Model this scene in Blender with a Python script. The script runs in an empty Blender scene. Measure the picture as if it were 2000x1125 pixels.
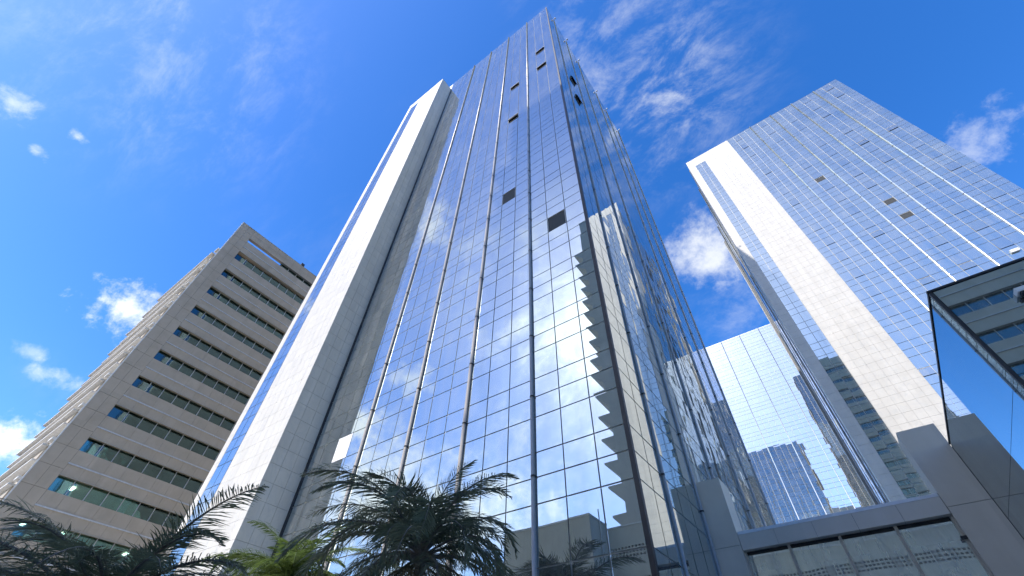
import bpy, math, random
from mathutils import Vector, Matrix
random.seed(7)
R = math.radians
SC = bpy.context.scene
COL = SC.collection
E = 1.6                                   # eye height above the pavement

# ------------------------------------------------------------------ camera
F_PX = 850.0                              # focal length in pixels of a 2000 px wide picture
UP = Vector((25.0, 762.5, -850.0)).normalized()
XA = Vector((1680.0, 892.5, 850.0)); XA = (XA - UP * XA.dot(UP)).normalized()
YA = UP.cross(XA)
CAMROT = Matrix((XA, YA, UP))             # camera -> world
cd = bpy.data.cameras.new('camera'); cam = bpy.data.objects.new('camera', cd); COL.objects.link(cam)
cd.sensor_fit = 'HORIZONTAL'; cd.sensor_width = 36.0; cd.lens = F_PX / 2000 * 36.0
cd.clip_start = 0.05; cd.clip_end = 3000
cam.matrix_world = Matrix.Translation((0, 0, E)) @ CAMROT.to_4x4()
SC.camera = cam

def project(p):                           # world point -> pixel of the 2000 px picture
    c = CAMROT.transposed() @ (Vector(p) - Vector((0, 0, E)))
    if c.z > -0.1: return None
    return (1000 + F_PX * c.x / -c.z, 562.5 - F_PX * c.y / -c.z)

def pixdir(u, v):
    return (CAMROT @ Vector((u - 1000, 562.5 - v, -F_PX))).normalized()

# ------------------------------------------------------------------ world, sun, exposure
SUN_TO = Vector((-0.28, -1.0, 0.968)).normalized()
SUN_EL = math.asin(SUN_TO.z); SUN_AZ = math.atan2(SUN_TO.x, SUN_TO.y)
W = bpy.data.worlds.new('World'); SC.world = W; W.use_nodes = True
def build_world():
    nt = W.node_tree; nt.nodes.clear(); N = nt.nodes; L = nt.links
    def nd(t, **k):
        n = N.new(t)
        for a, b in k.items(): setattr(n, a, b)
        return n
    def mth(op, a, b=None, c=None, clamp=False):
        n = nd('ShaderNodeMath', operation=op, use_clamp=clamp)
        for i, x in enumerate((a, b, c)):
            if x is None: continue
            if isinstance(x, (int, float)): n.inputs[i].default_value = x
            else: L.new(x, n.inputs[i])
        return n.outputs[0]
    def vm(op, a, b=None):
        n = nd('ShaderNodeVectorMath', operation=op)
        for i, x in enumerate((a, b)):
            if x is None: continue
            if isinstance(x, (tuple, Vector)): n.inputs[i].default_value = tuple(x)
            elif isinstance(x, (int, float)): n.inputs[3].default_value = x
            else: L.new(x, n.inputs[i])
        return n.outputs['Value'] if op in ('DOT_PRODUCT', 'LENGTH', 'DISTANCE') else n.outputs[0]
    def smooth(x, lo, hi):
        n = nd('ShaderNodeMapRange', interpolation_type='SMOOTHSTEP'); L.new(x, n.inputs[0])
        n.inputs[1].default_value = lo; n.inputs[2].default_value = hi
        return n.outputs[0]
    def noise(vec, scale, detail=6, rough=0.6, dist=0.0):
        n = nd('ShaderNodeTexNoise'); L.new(vec, n.inputs['Vector'])
        n.inputs['Scale'].default_value = scale; n.inputs['Detail'].default_value = detail
        n.inputs['Roughness'].default_value = rough; n.inputs['Distortion'].default_value = dist
        return n.outputs['Fac']
    sky = nd('ShaderNodeTexSky', sky_type='NISHITA', sun_disc=False)
    sky.sun_elevation = SUN_EL; sky.sun_rotation = SUN_AZ
    sky.altitude = 200; sky.air_density = 1.0; sky.dust_density = SKY_DUST; sky.ozone_density = SKY_OZONE
    hs = nd('ShaderNodeHueSaturation'); hs.inputs['Saturation'].default_value = SKY_SAT
    hs.inputs['Hue'].default_value = SKY_HUE
    L.new(sky.outputs[0], hs.inputs['Color'])
    tc = nd('ShaderNodeTexCoord'); d = tc.outputs['Generated']
    sep = nd('ShaderNodeSeparateXYZ'); L.new(d, sep.inputs[0])
    zz = mth('ADD', mth('MAXIMUM', sep.outputs[2], 0.0), 0.18)
    cmb = nd('ShaderNodeCombineXYZ')
    L.new(mth('DIVIDE', sep.outputs[0], zz), cmb.inputs[0]); L.new(mth('DIVIDE', sep.outputs[1], zz), cmb.inputs[1])
    plane = cmb.outputs[0]                                   # flat cloud layer seen in perspective
    # cirrus: torn veils, in bands
    rot = nd('ShaderNodeMapping'); L.new(plane, rot.inputs[0]); rot.inputs['Rotation'].default_value = (0, 0, R(35)); rot.inputs['Scale'].default_value = (1.0, 2.6, 1)
    fine = noise(rot.outputs[0], 2.6, 7, 0.68, 0.12)
    band = noise(plane, 0.75, 3, 0.5, 0.0)
    cirrus = mth('MULTIPLY', smooth(fine, 0.45, 0.85), smooth(band, 0.48, 0.72))
    # places where the photograph shows thicker veils (directly or mirrored in the glass)
    wis = mth('MULTIPLY', cirrus, 0.24)
    tot = wis
    mp2 = nd('ShaderNodeMapping'); L.new(d, mp2.inputs[0]); mp2.inputs['Rotation'].default_value = (R(20), R(30), R(25)); mp2.inputs['Scale'].default_value = (1, 1.9, 1)
    fine2 = noise(mp2.outputs[0], 6.5, 8, 0.70, 0.25)
    for (u, v, mir, rad, amp) in VEILS:
        c = pixdir(u, v)
        if mir: c = Vector((c.x, -c.y, c.z))
        dist = vm('DISTANCE', d, c)
        m = mth('SUBTRACT', 1.0, smooth(dist, 0.2 * rad, rad))
        tot = mth('ADD', tot, mth('MULTIPLY', mth('MULTIPLY', m, smooth(fine2, 0.42, 0.80)), amp))
    wobs = [mth('SUBTRACT', noise(d, sc_, 7, 0.64, 0.15), 0.5) for sc_ in (11.0, 34.0)]
    for (u, v, mir, rad, sx, amp) in PUFFS:
        c = pixdir(u, v)
        if mir: c = Vector((c.x, -c.y, c.z))
        side = c.cross(Vector((0, 0, 1))).normalized(); top = side.cross(c)
        off = vm('SUBTRACT', d, c)
        a = mth('DIVIDE', vm('DOT_PRODUCT', off, side), rad * sx)
        b = mth('DIVIDE', vm('DOT_PRODUCT', off, top), rad)
        cc = mth('DIVIDE', vm('DOT_PRODUCT', off, c), rad)
        r = mth('SQRT', mth('ADD', mth('ADD', mth('MULTIPLY', a, a), mth('MULTIPLY', b, b)), mth('MULTIPLY', cc, cc)))
        r = mth('ADD', r, mth('ADD', mth('MULTIPLY', wobs[0], 2.2 if rad > .045 else .4), mth('MULTIPLY', wobs[1], 1.6 if rad > .045 else 3.2)))
        m = mth('SUBTRACT', 1.0, smooth(r, -0.25, 1.2))
        tot = mth('ADD', tot, mth('MULTIPLY', m, amp))
    fac = mth('MINIMUM', tot, 0.97)
    # clouds take the colour of sunlit white vapour, a little brighter toward the sun
    mix = nd('ShaderNodeMix', data_type='RGBA'); L.new(fac, mix.inputs[0])
    L.new(hs.outputs[0], mix.inputs[6])
    bw = nd('ShaderNodeRGBToBW'); L.new(sky.outputs[0], bw.inputs[0])
    cl = vm('ADD', vm('MULTIPLY', bw.outputs[0], (1.05, 1.05, 1.03)), CLOUD_COL[:3]); L.new(cl, mix.inputs[7])
    bg = nd('ShaderNodeBackground'); bg.inputs['Strength'].default_value = SKY_STR
    L.new(mix.outputs[2], bg.inputs['Color'])
    W.cycles.sampling_method = 'MANUAL'; W.cycles.sample_map_resolution = 512
    out = nd('ShaderNodeOutputWorld'); L.new(bg.outputs[0], out.inputs[0])
SKY_STR = 0.132; SKY_DUST = 0.7; SKY_OZONE = 3.0; SKY_SAT = 1.34; SKY_HUE = 0.5105
CLOUD_COL = (1.95, 2.08, 2.28, 1)
# (pixel u, v, seen mirrored in the front glass?, angular radius, amount)
VEILS = [(1200, 80, 0, .26, .42), (1290, 250, 0, .22, .36), (330, 90, 0, .32, .24), (1370, 150, 0, .2, .2), (1450, 600, 0, .14, .35),
         (1120, 640, 1, .34, .9), (1090, 820, 1, .28, .8), (1000, 560, 1, .3, .35), (850, 450, 1, .14, .6), (760, 960, 1, .22, .6)]
# (u, v, mirrored, radius, width factor, amount)
PUFFS = [(1385, 500, 0, .078, 1.15, .9), (275, 615, 0, .045, 1.7, .9), (20, 868, 0, .038, 2.2, .9), (1900, 285, 0, .038, 2.0, .4),
         (25, 200, 0, .024, 1.0, .45), (152, 268, 0, .010, 1.3, .5), (72, 298, 0, .010, 1.3, .5), (110, 735, 0, .015, 2.6, .4),
         (60, 690, 0, .012, 2.0, .3), (735, 985, 1, .15, 1.5, .95), (960, 1015, 1, .10, 1.5, .95), (840, 440, 1, .06, .8, .8),
         (430, 1000, 1, .05, 1.5, .7), (690, 830, 1, .05, 1.6, .7), (1120, 620, 1, .10, 1.0, .8), (800, 740, 1, .035, 1.6, .6)]
build_world()
sl = bpy.data.lights.new('sun', 'SUN'); sl.energy = 2.0; sl.angle = R(0.53); sl.color = (1.0, 0.955, 0.885)
sun = bpy.data.objects.new('sun', sl); COL.objects.link(sun); sun.location = (0, 0, 150)
sun.rotation_euler = (-SUN_TO).to_track_quat('-Z', 'Y').to_euler()
SC.view_settings.view_transform = 'Standard'; SC.view_settings.look = 'None'
SC.view_settings.exposure = 1.3; SC.view_settings.gamma = 1.0; SC.view_settings.use_curve_mapping = False
SC.render.engine = 'CYCLES'
cy = SC.cycles
cy.max_bounces = 10; cy.diffuse_bounces = 4; cy.glossy_bounces = 6; cy.transmission_bounces = 6; cy.transparent_max_bounces = 12
cy.use_adaptive_sampling = True; cy.adaptive_threshold = .02; cy.use_denoising = True; cy.sample_clamp_indirect = 15.0; cy.blur_glossy = 1.0; cy.caustics_reflective = True; cy.caustics_refractive = False

# ------------------------------------------------------------------ materials
class Mat:
    def __init__(s, name):
        s.m = bpy.data.materials.new(name); s.m.use_nodes = True
        s.nt = s.m.node_tree; s.b = s.nt.nodes['Principled BSDF']; s.out = s.nt.nodes['Material Output']
        s._pos = None
    def n(s, t, **k):
        x = s.nt.nodes.new(t)
        for a, b in k.items(): setattr(x, a, b)
        return x
    def l(s, a, b): s.nt.links.new(a, b)
    def pos(s):
        if s._pos is None: s._pos = s.n('ShaderNodeNewGeometry').outputs['Position']
        return s._pos
    def noise(s, scale, detail=4, rough=.55, vec=None, stretch=None, dist=0):
        v = vec or s.pos()
        if stretch:
            mp = s.n('ShaderNodeMapping'); s.l(v, mp.inputs[0]); mp.inputs['Scale'].default_value = stretch; v = mp.outputs[0]
        x = s.n('ShaderNodeTexNoise'); s.l(v, x.inputs['Vector'])
        x.inputs['Scale'].default_value = scale; x.inputs['Detail'].default_value = detail
        x.inputs['Roughness'].default_value = rough; x.inputs['Distortion'].default_value = dist
        return x.outputs['Fac']
    def cells(s, size, off=(0.37, .21, .13)):            # one random value per cladding piece
        a = s.n('ShaderNodeVectorMath', operation='ADD'); s.l(s.pos(), a.inputs[0]); a.inputs[1].default_value = off
        d = s.n('ShaderNodeVectorMath', operation='DIVIDE'); s.l(a.outputs[0], d.inputs[0]); d.inputs[1].default_value = size
        f = s.n('ShaderNodeVectorMath', operation='FLOOR'); s.l(d.outputs[0], f.inputs[0])
        w = s.n('ShaderNodeTexWhiteNoise', noise_dimensions='3D'); s.l(f.outputs[0], w.inputs['Vector'])
        return w.outputs['Value']
    def ramp(s, fac, stops):
        r = s.n('ShaderNodeValToRGB'); s.l(fac, r.inputs[0]); e = r.color_ramp.elements
        while len(e) < len(stops): e.new(0.5)
        for x, (p, c) in zip(e, stops): x.position = p; x.color = (*c, 1)
        return r.outputs[0]
    def mix(s, fac, a, b, mode='MIX'):
        x = s.n('ShaderNodeMix', data_type='RGBA', blend_type=mode)
        for i, v in ((0, fac), (6, a), (7, b)):
            if isinstance(v, (int, float)): x.inputs[i].default_value = v
            elif isinstance(v, tuple): x.inputs[i].default_value = (*v, 1)
            else: s.l(v, x.inputs[i])
        return x.outputs[2]
    def bump(s, h, strength=1, distance=.01):
        x = s.n('ShaderNodeBump'); x.inputs['Strength'].default_value = strength; x.inputs['Distance'].default_value = distance
        s.l(h, x.inputs['Height']); s.l(x.outputs[0], s.b.inputs['Normal'])
    def set(s, **k):
        for a, v in k.items():
            i = s.b.inputs[a.replace('_', ' ')]
            if isinstance(v, tuple): i.default_value = (*v, 1)
            elif isinstance(v, (int, float)): i.default_value = v
            else: s.l(v, i)
        return s

def m_mirror(name, col, wav, scale=.55, rough=.012, dust=.10):
    m = Mat(name)
    dirt = m.noise(.9, 2, .6, stretch=(1, 1, .25))
    c = m.ramp(dirt, [(.35, tuple(x * .96 for x in col)), (.7, col)])
    m.set(Base_Color=c, Metallic=1.0, Roughness=rough)
    m.bump(m.noise(scale, 1, .45), 1.0, wav)
    # a film of dust that catches the sun, streaked by rain
    df = m.n('ShaderNodeBsdfDiffuse'); df.inputs[0].default_value = (.52, .52, .50, 1)
    film = m.noise(1.1, 4, .62, stretch=(1.4, 1.4, .16)); mr = m.n('ShaderNodeMapRange'); m.l(film, mr.inputs[0])
    mr.inputs[1].default_value = .3; mr.inputs[2].default_value = .72; mr.inputs[3].default_value = dust * .45; mr.inputs[4].default_value = dust * 1.6
    cell = m.n('ShaderNodeMath', operation='MULTIPLY'); m.l(mr.outputs[0], cell.inputs[0])
    k = m.n('ShaderNodeMapRange'); m.l(m.cells((1.27, 1.3, 1.13)), k.inputs[0]); k.inputs[3].default_value = .75; k.inputs[4].default_value = 1.25; m.l(k.outputs[0], cell.inputs[1])
    x = m.n('ShaderNodeMixShader'); m.l(cell.outputs[0], x.inputs[0]); m.l(m.b.outputs[0], x.inputs[1]); m.l(df.outputs[0], x.inputs[2]); m.l(x.outputs[0], m.out.inputs[0])
    return m.m
def m_stone(name, lo, hi, cell, vein=None, rough=.6, speck=40, bump=.002):
    m = Mat(name)
    c = m.ramp(m.noise(.8, 4, .6, dist=.6), [(.3, lo), (.7, hi)])
    c = m.mix(m.ramp(m.noise(speck, 3, .7), [(.35, (.0, .0, .0)), (.65, (1, 1, 1))]), c, m.mix(.5, c, hi), 'MIX')
    if vein:
        v = m.ramp(m.noise(.55, 5, .62, dist=1.6, stretch=(1.2, 1.2, .8)), [(.47, (0, 0, 0)), (.5, (1, 1, 1)), (.53, (0, 0, 0))])
        c = m.mix(v, c, vein)
    k = m.ramp(m.cells(cell), [(0, (.92, .92, .92)), (1, (1, 1, 1))])
    c = m.mix(1.0, c, k, 'MULTIPLY')
    st = m.ramp(m.noise(.5, 3, .6, stretch=(2.2, 2.2, .12)), [(.4, (.93, .925, .915)), (.62, (1, 1, 1))])   # rain streaks
    c = m.mix(.8, c, st, 'MULTIPLY')
    m.set(Base_Color=c, Roughness=rough); m.bump(m.noise(speck * .5, 4, .6), .5, bump)
    return m.m
def m_plain(name, col, rough=.5, metal=0, var=.12, scale=3, bump=0):
    m = Mat(name)
    c = m.ramp(m.noise(scale, 5, .6), [(.3, tuple(x * (1 - var) for x in col)), (.7, tuple(min(1, x * (1 + var)) for x in col))])
    m.set(Base_Color=c, Roughness=rough, Metallic=metal)
    if bump: m.bump(m.noise(scale * 6, 4, .6), .6, bump)
    return m.m
M = {}
M['glass_front'] = m_mirror('front_mirror_glass', (.42, .49, .515), .0018, .5, dust=.105)
M['glass_wavy'] = m_mirror('wavy_mirror_glass', (.54, .60, .59), .0045, .5)
M['glass_right'] = m_mirror('right_tower_mirror_glass', (.45, .515, .49), .0028, .45, dust=.15)
M['glass_third'] = m_mirror('rear_tower_mirror_glass', (.54, .60, .635), .0028, .45)
M['glass_twin'] = m_mirror('dim_window_glass', (.22, .29, .27), .003, .5)
M['glass_annex'] = m_mirror('annex_mirror_glass', (.46, .53, .54), .0010, .35, dust=.05)
M['frame'] = m_plain('aluminium_glazing_frame', (.55, .54, .51), .45, .1)
M['dark_frame'] = m_plain('dark_bronze_frame', (.035, .032, .032), .45, .2)
M['steel'] = m_plain('brushed_steel_tube', (.46, .42, .37), .36, .35, .06, 8)
M['steel_lit'] = m_plain('sunlit_steel_tube', (.84, .82, .78), .22, .45, .03, 8)  # pale colour gives the tubes the look of sunlit steel
_b = M['steel_lit'].node_tree.nodes['Principled BSDF']; _b.inputs['Coat Weight'].default_value = 1.0; _b.inputs['Coat Roughness'].default_value = .05
M['marble'] = m_stone('white_marble', (.62, .575, .505), (.665, .62, .55), (.77, .77, 1.0), (.60, .57, .52), .45, 5)
M['joint'] = m_plain('grey_mortar_joint', (.22, .21, .20), .9)
M['granite'] = m_stone('grey_granite', (.46, .385, .29), (.55, .465, .36), (1.36, 1.36, 1.1), None, .65, 50)
M['granite_light'] = m_stone('pale_granite', (.40, .36, .29), (.48, .43, .35), (1.36, 1.36, 1.1), None, .65, 40)
M['trim'] = m_plain('pale_metal_trim', (.55, .55, .55), .4, .1)
M['white_paint'] = m_plain('white_painted_concrete', (.72, .71, .68), .6)
M['portal'] = m_stone('grey_portal_stone', (.58, .52, .44), (.65, .585, .50), (1.28, 1.28, 2.5), None, .55, 60)
M['beam'] = m_stone('grey_beam_stone', (.60, .55, .49), (.65, .60, .53), (1.28, 1.28, 2.5), None, .5, 60)
M['coping'] = m_plain('pale_stone_coping', (.58, .56, .53), .5)
M['concrete'] = m_stone('painted_concrete_wall', (.50, .48, .43), (.57, .55, .49), (6, 6, 6), None, .8, 20)
M['shade_black'] = m_plain('interior_shade', (.012, .013, .014), .8)  # flat black that paints the shade inside openings and gaps
M['shade_grey'] = m_plain('shaded_room_grey', (.055, .058, .06), .8, 0, .25, 60)  # flat dark grey painted for the unlit room where a pane is missing
M['sash'] = m_plain('shaded_sash_glass', (.015, .016, .018), .9, 0, .1)  # near black painted for the shaded underside of swung panes
M['board'] = m_plain('white_board_panel', (.80, .79, .80), .6, 0, .02)
M['ceiling'] = m_plain('office_ceiling', (.35, .36, .35), .8)
M['wall_in'] = m_plain('office_back_wall', (.30, .34, .33), .8)
M['blind'] = m_plain('pale_window_blind', (.66, .72, .71), .8)
M['paving'] = m_stone('plaza_paving', (.50, .47, .42), (.58, .55, .49), (.8, .8, 1), None, .75, 30)
M['asphalt'] = m_plain('asphalt', (.10, .097, .09), .85, 0, .2, 20)
M['earth'] = m_plain('planter_earth', (.09, .065, .045), .95, 0, .3, 9)
M['bark'] = m_plain('palm_bark', (.16, .135, .11), .9, 0, .35, 9, .02)
def m_leaf(name, a, b, tr):
    m = Mat(name)
    c = m.ramp(m.noise(2.2, 4, .6), [(.3, a), (.7, b)])
    m.set(Base_Color=c, Roughness=.5)
    t = m.n('ShaderNodeBsdfTranslucent'); m.l(c, t.inputs[0])
    x = m.n('ShaderNodeMixShader'); x.inputs[0].default_value = tr
    m.l(m.b.outputs[0], x.inputs[1]); m.l(t.outputs[0], x.inputs[2]); m.l(x.outputs[0], m.out.inputs[0])
    return m.m
M['palm_dark'] = m_leaf('dark_palm_leaf', (.11, .13, .075), (.19, .205, .12), .3)
M['palm_dry'] = m_leaf('dry_palm_leaf', (.10, .085, .05), (.17, .14, .08), .2)
M['palm_bright'] = m_leaf('bright_palm_leaf', (.10, .15, .035), (.18, .24, .06), .4)
M['leaf_yellow'] = m_leaf('yellow_green_leaf', (.20, .26, .03), (.34, .36, .05), .4)
def m_tint(name, trans, gloss_col, fac):                     # see-through tinted window glass with a reflection
    m = Mat(name); m.nt.nodes.remove(m.b)
    t = m.n('ShaderNodeBsdfTransparent'); t.inputs[0].default_value = (*trans, 1)
    g = m.n('ShaderNodeBsdfGlossy'); g.inputs['Roughness'].default_value = .015; g.inputs[0].default_value = (*gloss_col, 1)
    lw = m.n('ShaderNodeLayerWeight'); lw.inputs[0].default_value = fac
    x = m.n('ShaderNodeMixShader'); m.l(lw.outputs['Fresnel'], x.inputs[0]); m.l(t.outputs[0], x.inputs[1]); m.l(g.outputs[0], x.inputs[2])
    bmp = m.n('ShaderNodeBump'); bmp.inputs['Distance'].default_value = .004; bmp.inputs['Strength'].default_value = 1
    m.l(m.noise(.6, 2, .5), bmp.inputs['Height']); m.l(bmp.outputs[0], g.inputs['Normal'])
    m.l(x.outputs[0], m.out.inputs[0])
    return m.m
M['teal'] = m_tint('teal_window_glass', (.66, .90, .87), (.52, .74, .71), .64)
M['portal_glass'] = m_mirror('greenish_portal_glass', (.70, .78, .76), .003, .8, .02, dust=.32)  # heavy film keeps the panes pale, standing in for bright reflections
M['slat'] = m_plain('pale_lobby_slat', (.66, .68, .65), .6)
def m_emit(name, col, s):
    m = Mat(name); m.set(Base_Color=col, Emission_Color=col, Emission_Strength=s); return m.m
M['tube'] = m_emit('fluorescent_tube', (1.0, .97, .9), 3.0)

# ------------------------------------------------------------------ mesh helpers
class MB:
    def __init__(s): s.v = []; s.f = []; s.mi = []
    def quad(s, a, b, c, d, mi=0):
        n = len(s.v); s.v += [tuple(a), tuple(b), tuple(c), tuple(d)]; s.f.append((n, n + 1, n + 2, n + 3)); s.mi.append(mi)
    def tri(s, a, b, c, mi=0):
        n = len(s.v); s.v += [tuple(a), tuple(b), tuple(c)]; s.f.append((n, n + 1, n + 2)); s.mi.append(mi)
    def box(s, x0, x1, y0, y1, z0, z1, mi=0, mat=None):
        if x0 > x1: x0, x1 = x1, x0
        if y0 > y1: y0, y1 = y1, y0
        n = len(s.v)
        p = [(x0, y0, z0), (x1, y0, z0), (x1, y1, z0), (x0, y1, z0), (x0, y0, z1), (x1, y0, z1), (x1, y1, z1), (x0, y1, z1)]
        if mat is not None: p = [tuple(mat @ Vector(q)) for q in p]
        s.v += p
        for q in ((3, 2, 1, 0), (4, 5, 6, 7), (0, 1, 5, 4), (1, 2, 6, 5), (2, 3, 7, 6), (3, 0, 4, 7)):
            s.f.append(tuple(n + i for i in q)); s.mi.append(mi)
        return s
    def prism(s, pts, axis, a, b, mi=0):                     # polygon extruded along an axis
        def P(p, t): return {'x': (t, p[0], p[1]), 'y': (p[0], t, p[1]), 'z': (p[0], p[1], t)}[axis]
        n = len(s.v); k = len(pts)
        s.v += [P(p, a) for p in pts] + [P(p, b) for p in pts]
        s.f.append(tuple(range(n, n + k))); s.mi.append(mi); s.f.append(tuple(range(n + 2 * k - 1, n + k - 1, -1))); s.mi.append(mi)
        for i in range(k):
            j = (i + 1) % k; s.f.append((n + i, n + k + i, n + k + j, n + j)); s.mi.append(mi)
        return s
    def tube(s, pts, rads, seg=8, mi=0):
        prev = None
        for i, (p, r) in enumerate(zip(pts, rads)):
            p = Vector(p); d = Vector(pts[min(i + 1, len(pts) - 1)]) - Vector(pts[max(i - 1, 0)]); d.normalize()
            a = d.cross(Vector((.31, .95, .05))).normalized(); b = d.cross(a)
            n = len(s.v); s.v += [tuple(p + (a * math.cos(2 * math.pi * k / seg) + b * math.sin(2 * math.pi * k / seg)) * r) for k in range(seg)]
            if prev is not None:
                for k in range(seg):
                    s.f.append((prev + k, prev + (k + 1) % seg, n + (k + 1) % seg, n + k)); s.mi.append(mi)
            else: s.f.append(tuple(n + k for k in range(seg))); s.mi.append(mi)
            prev = n
        s.f.append(tuple(prev + k for k in reversed(range(seg)))); s.mi.append(mi)
        return s
    def mesh(s, name, mats, smooth=False):
        me = bpy.data.meshes.new(name); me.from_pydata(s.v, [], s.f)
        for m in (mats if isinstance(mats, (list, tuple)) else [mats]): me.materials.append(m)
        me.polygons.foreach_set('material_index', s.mi)
        if smooth: me.polygons.foreach_set('use_smooth', [True] * len(s.f))
        me.update(); return me
def link(name, me, parent=None, loc=(0, 0, 0), rot=(0, 0, 0)):
    o = bpy.data.objects.new(name, me); COL.objects.link(o); o.location = loc; o.rotation_euler = rot
    if parent: o.parent = parent
    return o
def thing(name, loc, label, cat, group=None):
    o = bpy.data.objects.new(name, None); COL.objects.link(o); o.location = loc; o.empty_display_size = .5
    o['label'] = label; o['category'] = cat
    if group: o['group'] = group
    return o
def part(name, mb, mats, parent, smooth=False):              # mesh in world coordinates under a thing placed at parent.location
    off = Vector((0, 0, 0)); p = parent
    while p: off += Vector(p.location); p = p.parent
    mb.v = [(a - off.x, b - off.y, c - off.z) for a, b, c in mb.v]
    return link(name, mb.mesh(name, mats, smooth), parent)

# cladding: flat boxes on the faces of a building; the 300 that show largest become objects of their own
def px_area(c):
    q = [project(p) for p in c]
    if any(x is None for x in q): return 0.0
    if all(x[0] < 0 or x[0] > 2000 or x[1] < 0 or x[1] > 1125 for x in q): return 0.0
    return abs(sum(q[i][0] * q[(i + 1) % 4][1] - q[(i + 1) % 4][0] * q[i][1] for i in range(4))) / 2
class Clad:
    def __init__(s, parent, name, thick, gap, limit=300):
        s.t = parent; s.name = name; s.thick = thick; s.gap = gap; s.items = []; s.limit = limit; s.cache = {}
    def add(s, centre, n, w, h, mat, tilt=0.0, name=None, force=False, hinge=0.0):
        """centre of the outer face; n outward normal; hinge = outward swing in radians about the top edge"""
        w -= s.gap; h -= s.gap
        ang = math.atan2(n[1], n[0]) - math.pi / 2
        tx, tz = random.gauss(0, tilt), random.gauss(0, tilt)
        c = Vector(centre); u = Vector((n[1], -n[0], 0)); N = Vector((n[0], n[1], 0)); up = Vector((0, 0, 1))
        if hinge:
            top = c + up * (h / 2); c = top + (-up * math.cos(hinge) + N * math.sin(hinge)) * (h / 2); tx = hinge
        cs = [c + u * (a * w / 2) + up * (b * h / 2) for a, b in ((-1, -1), (1, -1), (1, 1), (-1, 1))]
        cp = Vector((0, 0, E)) - c
        ar = px_area(cs) if cp.dot(N) > 0 else 0
        s.items.append((1e9 if force else ar, c, (tx, 0, ang + tz), w, h, mat, name or s.name, hinge))
    def grid(s, o, u, n, us, zs, mat, tilt=0.0, skip=None, hook=None):
        """o: origin, u: horizontal unit vector, us/zs: joint positions"""
        for i in range(len(us) - 1):
            for j in range(len(zs) - 1):
                uc, zc = (us[i] + us[i + 1]) / 2, (zs[j] + zs[j + 1]) / 2
                if skip and skip(uc, zc): continue
                c = (o[0] + u[0] * uc, o[1] + u[1] * uc, zc + E)
                w, h = abs(us[i + 1] - us[i]), zs[j + 1] - zs[j]
                if hook and hook(i, j, uc, zc, c, w, h): continue
                s.add(c, n, w, h, mat, tilt)
    def build(s, rest_name):
        s.items.sort(key=lambda a: -a[0]); off = Vector(s.t.location); rest = {}
        mats = []
        mb = MB()
        for k, (ar, c, rot, w, h, mat, nm, hg) in enumerate(s.items):
            if ar >= 1e8 or (k < s.limit and ar > 25):
                key = (round(w, 3), round(h, 3), mat.name)
                if key not in s.cache: s.cache[key] = MB().box(-w / 2, w / 2, -s.thick, 0, -h / 2, h / 2).mesh(nm, mat)
                link(nm, s.cache[key], s.t, c - off, rot)
            else:
                if mat not in mats: mats.append(mat)
                from mathutils import Euler
                X = Matrix.Translation(c - off) @ Euler(rot).to_matrix().to_4x4()
                mb.box(-w / 2, w / 2, -s.thick, 0, -h / 2, h / 2, mats.index(mat), X)
        if mb.v:
            o = link(rest_name, mb.mesh(rest_name, mats), s.t); o['kind'] = 'stuff'
def split(a, b, n): return [a + (b - a) * i / n for i in range(n + 1)]
def rows_to(top, first=8.15):
    z = [-1.55, 1.3, 4.32, 6.26, 7.2, 8.15]; n = 0
    while z[-1] < top - .3:
        b = 8.15 + 3.4 * n
        for d in (1.51, 2.47, 3.4):
            if b + d < top - .3: z.append(b + d)
            else:
                z.append(top); break
        n += 1
    return z
def mullion(parent, x, y, n, z0, z1, r=.11, collar=True, phase=7.25, mat=None, stand=.06):
    mb = MB(); cx_, cy_ = x + n[0] * stand, y + n[1] * stand
    mb.tube([(cx_, cy_, z0 + E), (cx_, cy_, z1 + E)], [r, r], 12, 0)
    for (dx) in (0,):
        t = (n[1], -n[0])                                    # flat back plate
        a = (x - t[0] * r * .55 , y - t[1] * r * .55); b = (x + t[0] * r * .55 + n[0] * stand, y + t[1] * r * .55 + n[1] * stand)
        mb.box(min(a[0], b[0]), max(a[0], b[0]), min(a[1], b[1]), max(a[1], b[1]), z0 + E + .01, z1 + E - .01, 1)
    if collar:
        k = phase
        while k < z1:
            if k > z0: mb.tube([(cx_, cy_, k + E - .03), (cx_, cy_, k + E + .03)], [r * 1.15] * 2, 12, 1)
            k += 3.4
    return part('mullion', mb, [mat or M['steel'], M['dark_frame']], parent, True)

# ------------------------------------------------------------------ the ground
g = MB(); g.quad((-900, -900, -.004), (900, -900, -.004), (900, 900, -.004), (-900, 900, -.004))
gr = link('ground', g.mesh('ground', M['asphalt'])); gr['kind'] = 'structure'
g = MB(); g.box(-60, 45, -6.5, 130, -.05, .12)
pv = link('pavement', g.mesh('pavement', M['paving'])); pv['kind'] = 'structure'

# ------------------------------------------------------------------ main glass tower
FY, CX, BY, PX0, PX1, PY = 13.1, -4.9, 38.9, -33.35, -25.27, 10.9
HT, HP = 84.6, 81.2
GRP = 'mirror-glass towers of the office complex'
T1 = thing('glass_tower', (-15, 26, .12), 'tallest blue mirror-glass tower in the middle, white marble pier on its left side', 'skyscraper', GRP)
b = MB(); b.box(PX0 + .3, CX - .045, FY + .045, BY - .045, 0, HT + E - .05)
part('core', b, M['frame'], T1)
b = MB(); b.box(PX0 + .05, PX1 - .045, PY + .045, BY - 1.2, 0, HP + E - .03)
part('pier_core', b, M['joint'], T1)
b = MB(); b.box(PX0, PX1 + .01, PY - .01, BY - 1, HP + E - .02, HP + E + .1)
part('pier_coping', b, M['coping'], T1)
b = MB(); b.box(CX - .14, CX + .02, FY - .02, FY + .14, 0, HT + E + .02)
part('corner_post', b, M['dark_frame'], T1)
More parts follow.
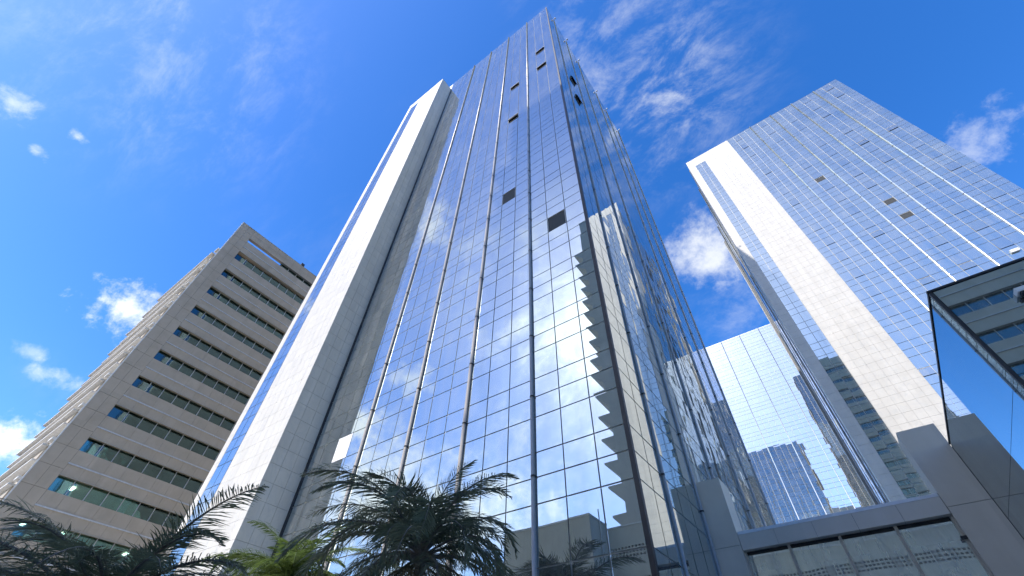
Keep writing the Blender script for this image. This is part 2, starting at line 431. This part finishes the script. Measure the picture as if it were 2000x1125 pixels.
b = MB(); b.box(PX1 + .005, PX1 + .14, FY - .06, FY + .02, 0, HP + E)
part('corner_seal', b, M['dark_frame'], T1)
b = MB(); b.box(PX1, CX, FY + .02, BY, HT + E + .001, HT + E + .06)
part('roof_coping', b, M['dark_frame'], T1)
zr = rows_to(HT)
front_m = [CX, -8.80, -12.56, -16.36, -20.15, PX1]
fx = []
for i, n_ in enumerate((3, 3, 3, 3, 4)): fx += split(front_m[i], front_m[i + 1], n_)[:-1]
fx.append(PX1)
pane = Clad(T1, 'pane', .022, .05)
OPEN_F = [(-6.86, 22.43, 0), (-10.73, 29.3, 0), (-10.57, 45.17, 10), (-10.64, 55.14, 10), (-6.8, 55.4, 10), (-6.8, 62.07, 10)]
WHITE_F = [(-22.01, 12.12)]
def opening(parent, c, n, w, h, deg, clad, glass, rev=.10):
    """an open sash: dark room behind, reveal, and the swung pane"""
    t = Vector((n[1], -n[0], 0)); N = Vector((n[0], n[1], 0)); c = Vector(c); mb = MB()
    ang = math.atan2(n[1], n[0]) - math.pi / 2
    X = Matrix.Translation(c) @ Matrix.Rotation(ang, 4, 'Z')
    mb.box(-w / 2 + .02, w / 2 - .02, -.034, -.026, -h / 2 + .02, h / 2 - .02, 0, X)  # thin dark sheet, the room's shade is in its colour
    for s in (-1, 1): mb.box(s * (w / 2 - .05), s * (w / 2 - .02), -.03, .02, -h / 2 + .02, h / 2 - .02, 1, X)
    mb.box(-w / 2 + .05, w / 2 - .05, -.03, .02, h / 2 - .06, h / 2 - .02, 1, X)
    part('window_opening', mb, [M['shade_grey'] if deg == 0 else M['shade_black'], M['frame']], parent)
    if deg: clad.add(c, n, w, h, M['sash'] if deg > 7 else glass, 0, 'open_sash', True, R(deg))
def hook_front(i, j, uc, zc, c, w, h):
    for x, z, dg in OPEN_F:
        if abs(uc - x) < w / 2 and abs(zc - z) < h / 2: opening(T1, c, (0, -1), w, h, dg, pane, M['glass_front']); return True
    for x, z in WHITE_F:
        if abs(uc - x) < w / 2 and abs(zc - z) < h / 2: pane.add(c, (0, -1), w, h, M['board'], 0, 'blank_panel', True); return True
pane.grid((0, FY), (1, 0), (0, -1), fx, zr, M['glass_front'], .0019, None, hook_front)
side_m = [FY, 15.5, 19.4, 23.4, 29.9, 33.9, BY]
sy = []
for i, n_ in enumerate((2, 3, 3, 5, 3, 4)): sy += split(side_m[i], side_m[i + 1], n_)[:-1]
sy.append(BY)
OPEN_S = [(17.0, 58.2, 14), (17.0, 51.2, 14)]
def hook_side(i, j, uc, zc, c, w, h):
    for y, z, dg in OPEN_S:
        if abs(uc - y) < w / 2 and abs(zc - z) < h / 2: opening(T1, c, (1, 0), w, h, dg, pane, M['glass_wavy']); return True
pane.grid((CX, 0), (0, 1), (1, 0), sy, zr, M['glass_wavy'], .0026, None, hook_side)
pane.grid((0, BY), (1, 0), (0, 1), fx, zr, M['glass_wavy'], .0026)
# the narrow glass stripe in the pier
pane.grid((0, PY), (1, 0), (0, -1), split(-32.5, -30.62, 2), [z for z in rows_to(78.8)], M['glass_front'], .0015)
pane.build('glass_panes')
for x in front_m[1:-1]: mullion(T1, x, FY, (0, -1), -1.4, HT, .085)
for y in side_m[1:]: mullion(T1, CX, y - (.1 if y == BY else 0), (1, 0), -1.4, HT, .062, stand=.04)
for x in front_m[:-1]: mullion(T1, x - (.1 if x == CX else 0), BY, (0, 1), -1.4, HT, .11, mat=M['steel_lit'])
slab = Clad(T1, 'marble_slab', .03, .014)
zs = split(-1.5, HP, 83)
slab.grid((PX1, 0), (0, 1), (1, 0), split(PY, FY - .05, 3), zs, M['marble'], .0005)
slab.grid((0, PY), (1, 0), (0, -1), split(-30.6, PX1, 7), zs, M['marble'], .0005)
slab.grid((0, PY), (1, 0), (0, -1), [PX0, -32.52], zs, M['marble'], .0005)
slab.grid((0, PY), (1, 0), (0, -1), split(-32.52, -30.6, 2), split(78.85, HP, 2), M['marble'], .0005)
slab.grid((PX0, 0), (0, 1), (-1, 0), split(PY, BY - 1, 18), zs[::3] + [zs[-1]] if len(zs[::3]) and zs[::3][-1] != zs[-1] else zs[::3], M['marble'], 0)
slab.build('marble_slabs')
for y in side_m[1:]:                                           # little lamp arms along the roof edge
    mb = MB(); yy = y - .1
    mb.tube([(CX - .3, yy, HT + E + .1), (CX - .15, yy, HT + E + .35), (CX + .2, yy, HT + E + .45)], [.03, .03, .03], 6)
    mb.box(CX + .15, CX + .4, yy - .12, yy + .12, HT + E + .36, HT + E + .5)
    part('roof_lamp', mb, M['white_paint'], T1)

for x, hh in ((-14.6, 1.5), (-15.1, 1.0)):
    mb = MB(); mb.tube([(x, FY + .5, HT + E), (x, FY + .5, HT + E + hh)], [.035, .02], 6)
    mb.tube([(x - .25, FY + .5, HT + E + hh * .8), (x + .25, FY + .5, HT + E + hh * .8)], [.015, .015], 5); part('aerial', mb, M['dark_frame'], T1)
# ------------------------------------------------------------------ right glass tower
RY, RX0, RX1, RB, RH = 53.3, 3.33, 31.3, 79.0, 85.2
T2 = thing('glass_tower', (17, 66, .12), 'mirror-glass tower at the right, wide cream marble band down its front', 'skyscraper', GRP)
b = MB(); b.box(RX0 + .045, RX1 - .045, RY + .045, RB - .045, 0, RH + E - .05); part('core', b, M['frame'], T2)
b = MB(); b.box(RX0, RX1, RY + .02, RB, RH + E + .001, RH + E + .06); part('roof_coping', b, M['dark_frame'], T2)
p2 = Clad(T2, 'pane', .022, .05)
rm = [11.72, 16.2, 20.0, 23.75, 27.55, RX1]
zr2 = rows_to(RH)
px_open2 = [(1742, 251, 6), (1687.5, 280, 6), (1602, 350.6, 0), (1736.6, 391.5, 0), (1767.5, 416.4, 0), (1708, 455, 5), (1890, 520, 5), (1803, 551, 5), (1816, 718, 5)]
open2 = []
for u, v, dg in px_open2:
    d = pixdir(u, v); open2.append((d.x / d.y * RY, d.z / d.y * RY, dg))
def hook2(i, j, uc, zc, c, w, h):
    for x, z, dg in open2:
        if abs(uc - x) < w / 2 and abs(zc - z) < h / 2: opening(T2, c, (0, -1), w, h, dg, p2, M['glass_right']); return True
    if h > 1.2 and zc > 8 and (i in (1, 5, 8, 11, 14)) and random.random() < .8:           # operable sashes a hand's breadth open
        hg = random.choice((.02, .03, .045))
        p2.add(c, (0, -1), w, h, M['glass_right'], 0, None, False, hg)
        mb_slots.box(c[0] - w / 2 + .03, c[0] + w / 2 - .03, RY + .02, RY + .034, c[2] - h / 2 + .01, c[2] + h / 2 - .05)  # black sheet paints the shade behind the open sash
        return True
mb_slots = MB()
cols = []
for i, n_ in enumerate((4, 3, 3, 3, 3)): cols += split(rm[i], rm[i + 1], n_)[:-1]
cols.append(RX1)
p2.grid((0, RY), (1, 0), (0, -1), cols, zr2, M['glass_right'], .0016, None, hook2)
p2.grid((0, RY), (1, 0), (0, -1), split(4.53, 6.52, 2), [z for z in rows_to(82.5)], M['glass_right'], .002)
p2.grid((RX0, 0), (0, 1), (-1, 0), split(55.3, 66.2, 9), zr2, M['glass_right'], .002)
p2.grid((RX0, 0), (0, 1), (-1, 0), split(67.6, 77.4, 8), zr2, M['glass_right'], .002)
p2.grid((0, RB), (1, 0), (0, 1), split(RX0, RX1, 22), zr2, M['glass_right'], .0025)
p2.grid((RX1, 0), (0, 1), (1, 0), split(RY, RB, 20), zr2, M['glass_right'], .002)
p2.build('glass_panes')
o = part('sash_shade', mb_slots, M['shade_black'], T2); o['kind'] = 'stuff'
b = MB(); b.box(RX0 - .01, RX0 + .06, 66.25, 67.55, 0, RH + E); part('recess_shade', b, M['shade_black'], T2)  # flush black strip, the recess shade is only its colour
for x in rm[1:-1]: mullion(T2, x, RY, (0, -1), -1.4, RH, .10, mat=M['steel_lit'])
for y in (55.3, 60.7, 72.5): mullion(T2, RX0, y, (-1, 0), -1.4, RH, .07, False)
s2 = Clad(T2, 'marble_slab', .045, .014)
zs2 = split(-1.5, RH, 86)
s2.grid((0, RY - .012), (1, 0), (0, -1), split(6.52, 11.72, 6), zs2, M['marble'], .0006)
s2.grid((0, RY - .012), (1, 0), (0, -1), [RX0, 4.53], zs2, M['marble'], .0006)
s2.grid((0, RY - .012), (1, 0), (0, -1), split(4.53, 6.52, 2), split(82.5, RH, 3), M['marble'], .0006)
s2.grid((RX0 - .012, 0), (0, 1), (-1, 0), split(RY, 55.28, 2), zs2, M['marble'], 0)
s2.grid((RX0 - .3, 0), (0, 1), (-1, 0), split(77.45, RB, 2), zs2, M['marble'], 0)
s2.build('marble_slabs')
b = MB(); b.box(RX0 - .26, RX0 + .1, 77.47, RB - .02, 0, RH + E - .1); part('rear_pier_core', b, M['joint'], T2)
d = pixdir(1982, 490); lx, lz = d.x / d.y * RY, d.z / d.y * RY + E
b = MB(); b.prism([(lx - .38, lz - .18), (lx + .25, lz - .2), (lx + .4, lz - .06), (lx + .34, lz + .16), (lx - .34, lz + .18)], 'y', RY - .2, RY - .02)
part('white_housing', b, M['board'], T2)

# ------------------------------------------------------------------ rear glass tower
QY, QH, QX0, QX1 = 110.5, 83.4, -19.38, 46.6
T3 = thing('glass_tower', (0, 122, .12), 'pale mirror-glass tower seen in the gap behind the two nearer glass towers', 'skyscraper', GRP)
b = MB(); b.box(QX0 + .05, QX1 - .05, QY + .045, QY + 25, 0, QH + E - .05); part('core', b, M['frame'], T3)
b = MB(); b.box(QX0, QX1, QY - .004, QY + 25, QH + E, QH + E + .15); part('roof_coping', b, M['trim'], T3)
p3 = Clad(T3, 'pane', .022, .05)
qm = [-9.23 + 5.075 * k for k in range(-2, 12)]
qc = []
for k in range(len(qm) - 1): qc += split(qm[k], qm[k + 1], 4)[:-1]
qc.append(qm[-1])
p3.grid((0, QY), (1, 0), (0, -1), qc, rows_to(QH), M['glass_third'], .0022)
p3.build('glass_panes')
for x in qm[1:-1]: mullion(T3, x, QY, (0, -1), -1.4, QH, .10, False, mat=M['steel_lit'])

# ------------------------------------------------------------------ grey granite office building on the left
GX, GY0, GY1, GTOP = -52.0, 4.5, 33.0, 51.4
T4 = thing('office_building', (-66, 18, 0), 'grey granite office block with long strip windows at the left', 'building', 'granite office blocks with strip windows')
sills = [45.2 - 3.4 * i for i in range(14)]
WINH = 1.28
DEP = .5
gp = Clad(T4, 'granite_panel', .04, .022)
WY0, WY1 = 6.36, 33.0
ncol = 20; ycol = split(WY0, WY1, ncol)
pg = Clad(T4, 'pane', .012, .05, 290)
bars = []
for i, s in enumerate([48.9] + sills):
    low = s - 3.4 + WINH                                      # head of the windows below
    if i == len(sills): low = -1.6
    b = MB(); b.box(GX - 5.5, GX - .045, WY0 + .02, WY1, low + E + .03, s + E - .03); part('spandrel_beam', b, M['granite'], T4)
    mid = s - 1.18
    for a, c in ((low, mid - .04), (mid + .04, s)):
        gp.grid((GX, 0), (0, 1), (1, 0), ycol, [a, c] if c - a < 3 else split(a, c, 3), M['granite'], .0012)
    if s > 3:
        b = MB(); b.box(GX - .03, GX + .07, WY0 - .02, WY1, mid + E - .055, mid + E + .055); part('rail', b, M['trim'], T4)
    if s < 3: continue
    # lip under the head of the windows below
    if i < len(sills):
        b = MB(); b.box(GX - .02, GX + .05, WY0 - .03, WY1, low + E - .06, low + E + .05); part('window_head', b, M['granite_light'], T4)
    # recessed windows of this floor
    for k in range(ncol):
        ya, yb = ycol[k], ycol[k + 1]
        if i == 0 and (ya + yb) / 2 < 11.7: continue
        pg.add((GX - .38, (ya + yb) / 2, s + WINH / 2 + E), (1, 0), yb - ya, WINH, M['teal'], .002, None, k < 10 and False)
        if k and not (i == 0 and ya < 11.8):
            b = MB(); b.box(GX - .40, GX - .30, ya - .028, ya + .028, s + E - .02, s + WINH + E + .02); part('window_post', b, M['trim'], T4)
        if k < 12 and i:
            rnd = random.random()
            if rnd < .38:
                wd = random.choice((.3, .5, .7, .95)) * (yb - ya)
                b = MB(); b.box(GX - .62, GX - .58, ya + .05, ya + wd, s + E, s + WINH + E - .05); part('blind', b, M['blind'], T4)
            elif rnd < .56:
                b = MB(); x0 = GX - random.uniform(1.1, 2.6); b.box(x0 - .95, x0, ya + .3, ya + .55, s + WINH + E - .09, s + WINH + E - .03)
                part('ceiling_lamp', b, M['tube'], T4)
b = MB(); b.box(GX - 17, GX - 5.5, GY0 + .9, GY1, 0, 47.4 + E); part('core', b, M['wall_in'], T4)
b = MB(); b.box(GX - 24, GX - .06, GY0 + .9, WY1 - .02, 48.4 + E, 48.55 + E) if False else b.box(GX - 6, GX - 1.5, 12.0, GY1, 48.0 + E, 50.4 + E); part('penthouse', b, M['wall_in'], T4)
b = MB(); b.box(GX - .6, GX - .045, GY0 + .045, WY0 + .02, 0, GTOP + E - .05); part('corner_pier', b, M['joint'], T4)
b = MB(); b.box(GX - .55, GX - .045, WY0 + .02, GY1, 49.72 + E, GTOP + E - .05); part('parapet_beam', b, M['joint'], T4)
b = MB(); b.box(GX - .62, GX + .03, GY0 - .03, GY1, GTOP + E, GTOP + E + .1); part('parapet_cap', b, M['granite_light'], T4)
b = MB(); b.box(GX - .08, GX + .02, GY0 - .05, GY0 + .05, 0, GTOP + E - .01); part('corner_trim', b, M['white_paint'], T4)
zc4 = [-1.5] + [45.2 + 1.7 * k for k in range(-26, 4)] + [GTOP]
gp.grid((GX, 0), (0, 1), (1, 0), split(GY0 + .05, WY0, 2), sorted(set(z for z in zc4 if z >= -1.5)), M['granite'], .001)
gp.grid((GX, 0), (0, 1), (1, 0), ycol, [49.70, 50.6, GTOP], M['granite'], .001)
gp.grid((GX - .2, GY0), (1, 0), (0, -1), [-.4, .14], [z for z in zc4 if z >= -1.5], M['granite_light'], 0)
gp.build('granite_panels')
pg.build('window_panes')
b = MB(); b.box(GX - .35, GX - .1, 14.1, 14.6, GTOP + E + .1, GTOP + E + .75); part('roof_vent', b, M['dark_frame'], T4)
# sunny side: flared balcony fronts storey by storey
b = MB(); b.box(GX - 17, GX - .62, GY0 + .35, GY0 + .95, 0, 46.9 + E); part('side_wall', b, M['granite'], T4)
for i, s in enumerate(sills):
    z = s + E
    b = MB(); b.box(GX - 17, GX - 1.7, GY0 - .02, GY0 + .34, z - 1.15, z + .02)
    o = part('balcony', b, M['granite'], T4)
    b = MB(); b.box(GX - 17, GX - 1.66, GY0 - .40, GY0 + .345, z + .025, z + .17); part('balcony_cap', b, M['white_paint'], o)
    b = MB(); b.box(GX - 17, GX - 1.66, GY0 - .26, GY0 + .345, z - 1.31, z - 1.155); part('balcony_slab', b, M['white_paint'], o)
    b = MB(); b.box(GX - 1.65, GX - .65, GY0 - .25, GY0 + .34, z + .30, z + .52); part('side_ledge', b, M['white_paint'], T4)

# ------------------------------------------------------------------ its twin across the street, seen only in the mirror glass
BX0, BX1, BYF, BTOP = -21.4, 27.0, -25.0, 81.5
T5 = thing('office_building', (6, -37, 0), 'grey office block with flared balconies and strip windows, mirrored in the glass', 'building', 'granite office blocks with strip windows')
b = MB(); b.box(BX0, BX1, BYF - 24, BYF - .5, 0, BTOP + E); part('core', b, M['concrete'], T5)
b = MB(); b.box(BX0 + .01, BX0 + 4.4, BYF - .5, BYF, 0, BTOP + E - .02); part('corner_pier', b, M['concrete'], T5)
for i in range(22):
    s = 76.7 - 3.4 * i
    b = MB(); b.box(BX0 + 4.4, BX1, BYF - .5, BYF + .02, s + WINH + E, s + 3.4 + E if i else BTOP + E - .03); part('spandrel_beam', b, M['concrete'], T5)
    wd = MB(); wd.box(BX0 + 4.4, BX1, BYF - .42, BYF - .36, s + E, s + WINH + E)
    w_ = part('window', wd, M['glass_twin'], T5)
    b = MB(); x = BX0 + 5.76
    while x < BX1 - .5: b.box(x - .03, x + .03, BYF - .36, BYF - .28, s + E, s + WINH + E); x += 1.36
    part('window_posts', b, M['trim'], w_)
    b = MB(); b.box(BX0 + 4.4, BX1, BYF - .3, BYF + .12, s + 2.4 + E, s + 2.5 + E); part('rail', b, M['trim'], T5)
for i in range(21):
    z = 71.6 - 3.4 * i + E
    b = MB(); b.prism([(BX0 + .02, z - 2.1), (BX0 - 1.9, z - .12), (BX0 - 1.9, z + .12), (BX0 + .02, z + .12)], 'y', BYF - 20, BYF - .1)
    part('balcony', b, M['concrete'], T5)

# ------------------------------------------------------------------ low building and grille wall behind the camera
T6 = thing('low_building', (-21, -9, 0), 'plain grey low building beside the grille wall, mirrored low in the front glass', 'building')
b = MB(); b.box(-26, -17.4, -10.6, -7.8, 0, 14.25 + E); part('wall', b, M['concrete'], T6)
b = MB(); b.box(-26.06, -17.34, -10.6, -7.74, 14.25 + E, 14.4 + E); part('roof_coping', b, M['trim'], T6)
b = MB(); b.tube([(-17.3, -9.4, 0), (-17.3, -9.4, 15.2 + E)], [.05, .05], 8); part('drainpipe', b, M['trim'], T6)
T7 = thing('grille_wall', (-4, -11, 0), 'grey wall with two rows of square vent holes, mirrored in the glass', 'wall')
def grille(z0, z1, x0, x1, y):
    mb = MB(); n = int((x1 - x0) / .30)
    for k in range(n + 1):
        x = x0 + (x1 - x0) * k / n; mb.box(x - .05, x + .05, y - .25, y, z0, z1)
    for k in range(4):
        z = z0 + (z1 - z0) * k / 3; mb.box(x0, x1, y - .24, y + .003, z - .06, z + .06)
    o = part('vent_grille', mb, M['concrete'], T7); return o
yv = -10.6
for z0, z1 in ((0, 9.5 + E), (10.3 + E, 11.6 + E), (12.4 + E, 13.85 + E)):
    b = MB(); b.box(-17.35, 14, yv - .4, yv, z0, z1); part('wall', b, M['concrete'], T7)
b = MB(); b.box(-17.35, 14, yv - .7, yv - .5, 0, 13.9 + E); part('backing', b, M['shade_black'], T7)
grille(11.6 + E, 12.4 + E, -17.3, 14, yv); grille(9.5 + E, 10.3 + E, -17.3, 14, yv)
b = MB(); b.box(-17.4, 14.05, yv - .75, yv + .05, 13.85 + E, 13.97 + E); part('wall_coping', b, M['trim'], T7)

# ------------------------------------------------------------------ entrance portal
OY, OXL, OXR = 19.5, -3.86, 2.5
T8 = thing('entrance_portal', (-.7, 20.2, .12), 'grey stone entrance portal with beam over a glazed front at lower right', 'portal')
def pillar(x0, x1):
    b = MB(); b.box(x0 + .02, x1 - .02, OY + .02, OY + 1.25, .12, 8.42 + E); p = part('pillar', b, M['joint'], T8)
    for za, zb in ((-1.45, .9), (.9, 3.4), (3.4, 5.88), (5.88, 8.44)):
        b = MB(); b.box(x0, x1, OY, OY + 1.27, za + E + .008, zb + E - .008); part('stone_panel', b, M['portal'], p)
pillar(CX + .03, OXL); pillar(OXR, 3.62)
b = MB(); b.box(OXL + .01, OXR - .01, OY + .05, OY + .9, 5.72 + E, 6.2 + E); bm_ = part('beam', b, M['joint'], T8)
for x0, x1 in zip([OXL + .01, -2.58, -1.3, -.03, 1.27], [-2.58, -1.3, -.03, 1.27, OXR - .01]):
    b = MB(); b.box(x0 + .006, x1 - .006, OY + .02, OY + .92, 5.70 + E, 6.22 + E); part('stone_panel', b, M['beam'], bm_)
b = MB(); b.prism([(OY + .02, 6.226 + E), (OY + .12, 6.36 + E), (OY + .95, 6.36 + E), (OY + .95, 6.226 + E)], 'x', OXL + .01, OXR - .01); part('beam_coping', b, M['coping'], bm_)
gm = [OXL + .03, -2.32, -.69, .95, OXR - .04]
for a, c in zip(gm[:-1], gm[1:]):
    for z0, z1 in ((-1.4, 1.1), (1.1, 3.4), (3.4, 5.6)):
        b = MB(); b.box(a + .03, c - .03, OY + .30, OY + .32, z0 + E + .02, z1 + E - .01); part('pane', b, M['portal_glass'], T8)
for x in gm:
    b = MB(); b.box(x - .045, x + .045, OY + .18, OY + .34, .14, 5.69 + E); part('glazing_post', b, M['steel'], T8)
b = MB(); b.box(OXL + .01, OXR - .01, OY + .28, OY + .40, 5.58 + E, 5.69 + E); part('transom', b, M['dark_frame'], T8)
b = MB(); b.box(gm[-1] - .12, gm[-1] + .06, OY + .10, OY + .19, 5.02 + E, 5.10 + E); part('bracket', b, M['dark_frame'], T8)
# what stands behind that glass: a slatted lobby ceiling
for k in range(9):
    z = 5.45 - .0 * k; y = OY + .9 + k * .62
    b = MB(); b.box(OXL + .05, OXR - .05, y, y + .34, z + E - .10, z + E - .04); part('ceiling_slat', b, M['ceiling'] if k % 2 else M['trim'], T8)
b = MB(); b.box(OXL + .05, OXR - .05, OY + 7, OY + 7.2, .12, 5.6 + E); part('lobby_wall', b, M['concrete'], T8)
b = MB(); b.box(OXL + .05, OXR - .05, OY + .92, OY + 7.2, 5.62 + E, 5.7 + E); part('lobby_roof', b, M['ceiling'], T8)

# ------------------------------------------------------------------ glass annex at the right edge
AX, AY, AZ = 3.63, 11.13, 7.70
T9 = thing('glass_annex', (9, 15, .12), 'low dark mirror-glass annex jutting in at the right edge', 'building')
b = MB(); b.box(AX + .04, AX + 14, AY + .04, OY + 1.2, .12, AZ + E - .05); part('core', b, M['dark_frame'], T9)
for za, zb in ((-1.4, .6), (.6, 2.95), (2.95, 5.3), (5.3, AZ - .06)):
    for ya, yb in zip(split(AY + .06, OY - .01, 1)[:-1], split(AY + .06, OY - .01, 1)[1:]):
        b = MB(); b.box(AX, AX + .03, ya + .006, yb - .006, za + E + .006, zb + E - .006); o = part('pane', b, M['glass_annex'], T9)
    for xa, xb in zip(split(AX + .06, AX + 13.9, 3)[:-1], split(AX + .06, AX + 13.9, 3)[1:]):
        b = MB(); b.box(xa + .006, xb - .006, AY, AY + .03, za + E + .006, zb + E - .006); part('pane', b, M['glass_annex'], T9)
b = MB(); b.box(AX - .015, AX + .055, AY - .015, AY + .055, .12, AZ + E - .06); part('corner_post', b, M['dark_frame'], T9)
b = MB(); b.box(AX - .03, AX + 14, AY - .03, AY + .06, AZ + E - .055, AZ + E - .005); part('edge_frame', b, M['dark_frame'], T9)
b = MB(); b.box(AX - .02, AX + .03, AY + .065, OY - .002, AZ + E - .055, AZ + E - .005); part('edge_frame', b, M['dark_frame'], T9)
TL = thing('floodlight', (4.75, AY - .1, 6.85 + E), 'small box floodlight fixed high on the glass annex at the right edge', 'lamp')
b = MB(); b.box(4.70, 5.05, AY - .20, AY - .01, 6.84 + E, 6.94 + E); part('housing', b, M['white_paint'], TL)
b = MB(); b.box(4.74, 5.02, AY - .18, AY - .05, 6.79 + E, 6.835 + E); part('lens', b, M['dark_frame'], TL)

# ------------------------------------------------------------------ palms
def frond_mesh(name, L, lift, droop, nl, ll, lw, mat, rmat, seed, hang=.55, vee=.5):
    rnd = random.Random(seed); mb = MB(); pts = []
    n = 14; p = Vector((0, 0, 0)); a = lift; side0 = rnd.uniform(-.15, .15)
    for i in range(n + 1):
        pts.append(p.copy()); t = i / n
        ang = a - droop * t ** 1.5
        p = p + Vector((math.cos(ang), side0 * t, math.sin(ang))) * (L / n)
    mb.tube(pts, [max(.006, .034 * (1 - i / n) + .006) for i in range(n + 1)], 5, 1)
    for k in range(nl):
        t = .14 + .86 * k / (nl - 1)
        f = t * n; i = min(int(f), n - 1); q = pts[i].lerp(pts[i + 1], f - i)
        d = (pts[i + 1] - pts[i]).normalized(); s = d.cross(Vector((0, 0, 1))).normalized(); u = s.cross(d)
        env = (math.sin(math.pi * min(1, .12 + t * .92)) ** .6) * .85 + .15
        for sg in (-1, 1):
            le = ll * env * rnd.uniform(.8, 1.12)
            out = (s * sg * rnd.uniform(.75, 1.0) + d * rnd.uniform(.35, .75) + u * rnd.uniform(-.1, vee)).normalized()
            g = Vector((0, 0, -1)); w = lw * rnd.uniform(.8, 1.2)
            m1 = q + out * le * .5 + g * le * hang * .12 * rnd.uniform(.5, 1.5); dirn = (out + g * hang * rnd.uniform(.5, 1.4)).normalized()
            m2 = m1 + dirn * le * .5
            wv = out.cross(Vector((rnd.uniform(-.4, .4), rnd.uniform(-.4, .4), 1))).normalized() * w
            mb.quad(q - wv * .5, q + wv * .5, m1 + wv, m1 - wv); mb.tri(m1 - wv, m1 + wv, m2)
    return mb.mesh(name, [mat, rmat])
def palm(loc, h, label, specs, mats, seed, trunk_r=.16, lean=(0, 0), group='palm trees in front of the towers'):
    rnd = random.Random(seed)
    t = thing('palm_tree', (loc[0], loc[1], .12), label, 'palm tree', group)
    mb = MB(); pts = []; rr = []
    for i in range(22):
        k = i / 21; pts.append((lean[0] * k * k, lean[1] * k * k, h * k)); rr.append(trunk_r * (1.25 - .45 * k) * (1.06 if i % 2 else .96))
    mb.tube(pts, rr, 10); link('trunk', mb.mesh('trunk', M['bark'], True), t)
    L, nl, ll, lw, count, lo, hi, droop, hang = specs
    vars_ = [frond_mesh('frond', L * s, 0, droop * ds, nl, ll, lw, mats[0], mats[1], seed * 10 + k, hang) for k, (s, ds) in enumerate(((1, 1), (.9, 1.2), (1.05, .62), (.85, .8)))]
    dry = frond_mesh('frond', L * .8, 0, droop * .9, nl, ll * .8, lw * .8, mats[2], mats[2], seed * 10 + 9, hang * 1.3)
    for k in range(count):
        f = k / (count - 1); el = hi + (lo - hi) * f + rnd.uniform(-.12, .12); az_ = k * 2.39996 + rnd.uniform(-.25, .25)
        me = dry if f > .88 else vars_[rnd.randrange(4)]
        o = link('frond', me, t, (lean[0], lean[1], h + rnd.uniform(-.12, .1) - f * .25), (rnd.uniform(-.3, .3), -el, az_))
        sc = rnd.uniform(.88, 1.08) * (.72 if f < .1 else 1); o.scale = (sc, sc, sc)
    return t
pm = (M['palm_dark'], M['bark'], M['palm_dry'])
palm((-10.0, 9.3), 5.5, 'dark drooping palm in the shade, largest, in front of the middle glass front',
     (3.9, 84, .78, .015, 58, -.4, 1.45, 2.5, 1.0), pm, 3)
palm((-10.3, 2.75), 3.0, 'dark shaggy palm at the lower left, fronds crossing the granite block',
     (3.1, 84, .58, .010, 70, -.5, 1.0, 1.5, .7), pm, 5, lean=(.2, .1))
palm((-17.9, 10.2), 6.1, 'bright green sunlit palm between the two dark palms',
     (3.0, 80, .66, .014, 56, -.5, 1.35, 2.1, 1.0), (M['palm_bright'], M['palm_bright'], M['leaf_yellow']), 8)
# ------------------------------------------------------------------ yellow-green tree top in the lower left corner
TT = thing('leafy_tree', (-31.5, 4.1, .12), 'yellow-green leafy tree top in the lower left corner', 'tree')
mb = MB(); mb.tube([(0, 0, 0), (.1, .05, 2.4), (0, .1, 4.2)], [.18, .13, .07], 8)
for k in range(7):
    a = k * .9; mb.tube([(.05, .05, 2.2 + .25 * k), (1.1 * math.cos(a), 1.1 * math.sin(a), 3.6 + .3 * k)], [.06, .02], 6)
link('trunk', mb.mesh('trunk', M['bark'], True), TT)
mb = MB(); rnd = random.Random(4)
clumps = [(rnd.gauss(0, .9), rnd.gauss(0, .9), 4.6 + rnd.gauss(0, .8), rnd.uniform(.35, .7)) for _ in range(34)]
for cx_, cy_, cz_, cr in clumps:
    for k in range(75):
        p = Vector((rnd.gauss(0, 1), rnd.gauss(0, 1), rnd.gauss(0, 1))).normalized() * cr * rnd.uniform(.5, 1.05) + Vector((cx_, cy_, cz_))
        a = Vector((rnd.gauss(0, 1), rnd.gauss(0, 1), rnd.gauss(0, .5))).normalized() * .11; c = a.cross(Vector((rnd.gauss(0, 1), rnd.gauss(0, 1), 1))).normalized() * .05
        mb.quad(p - a, p + c, p + a, p - c)
link('crown', mb.mesh('crown', M['leaf_yellow']), TT)['kind'] = 'stuff'
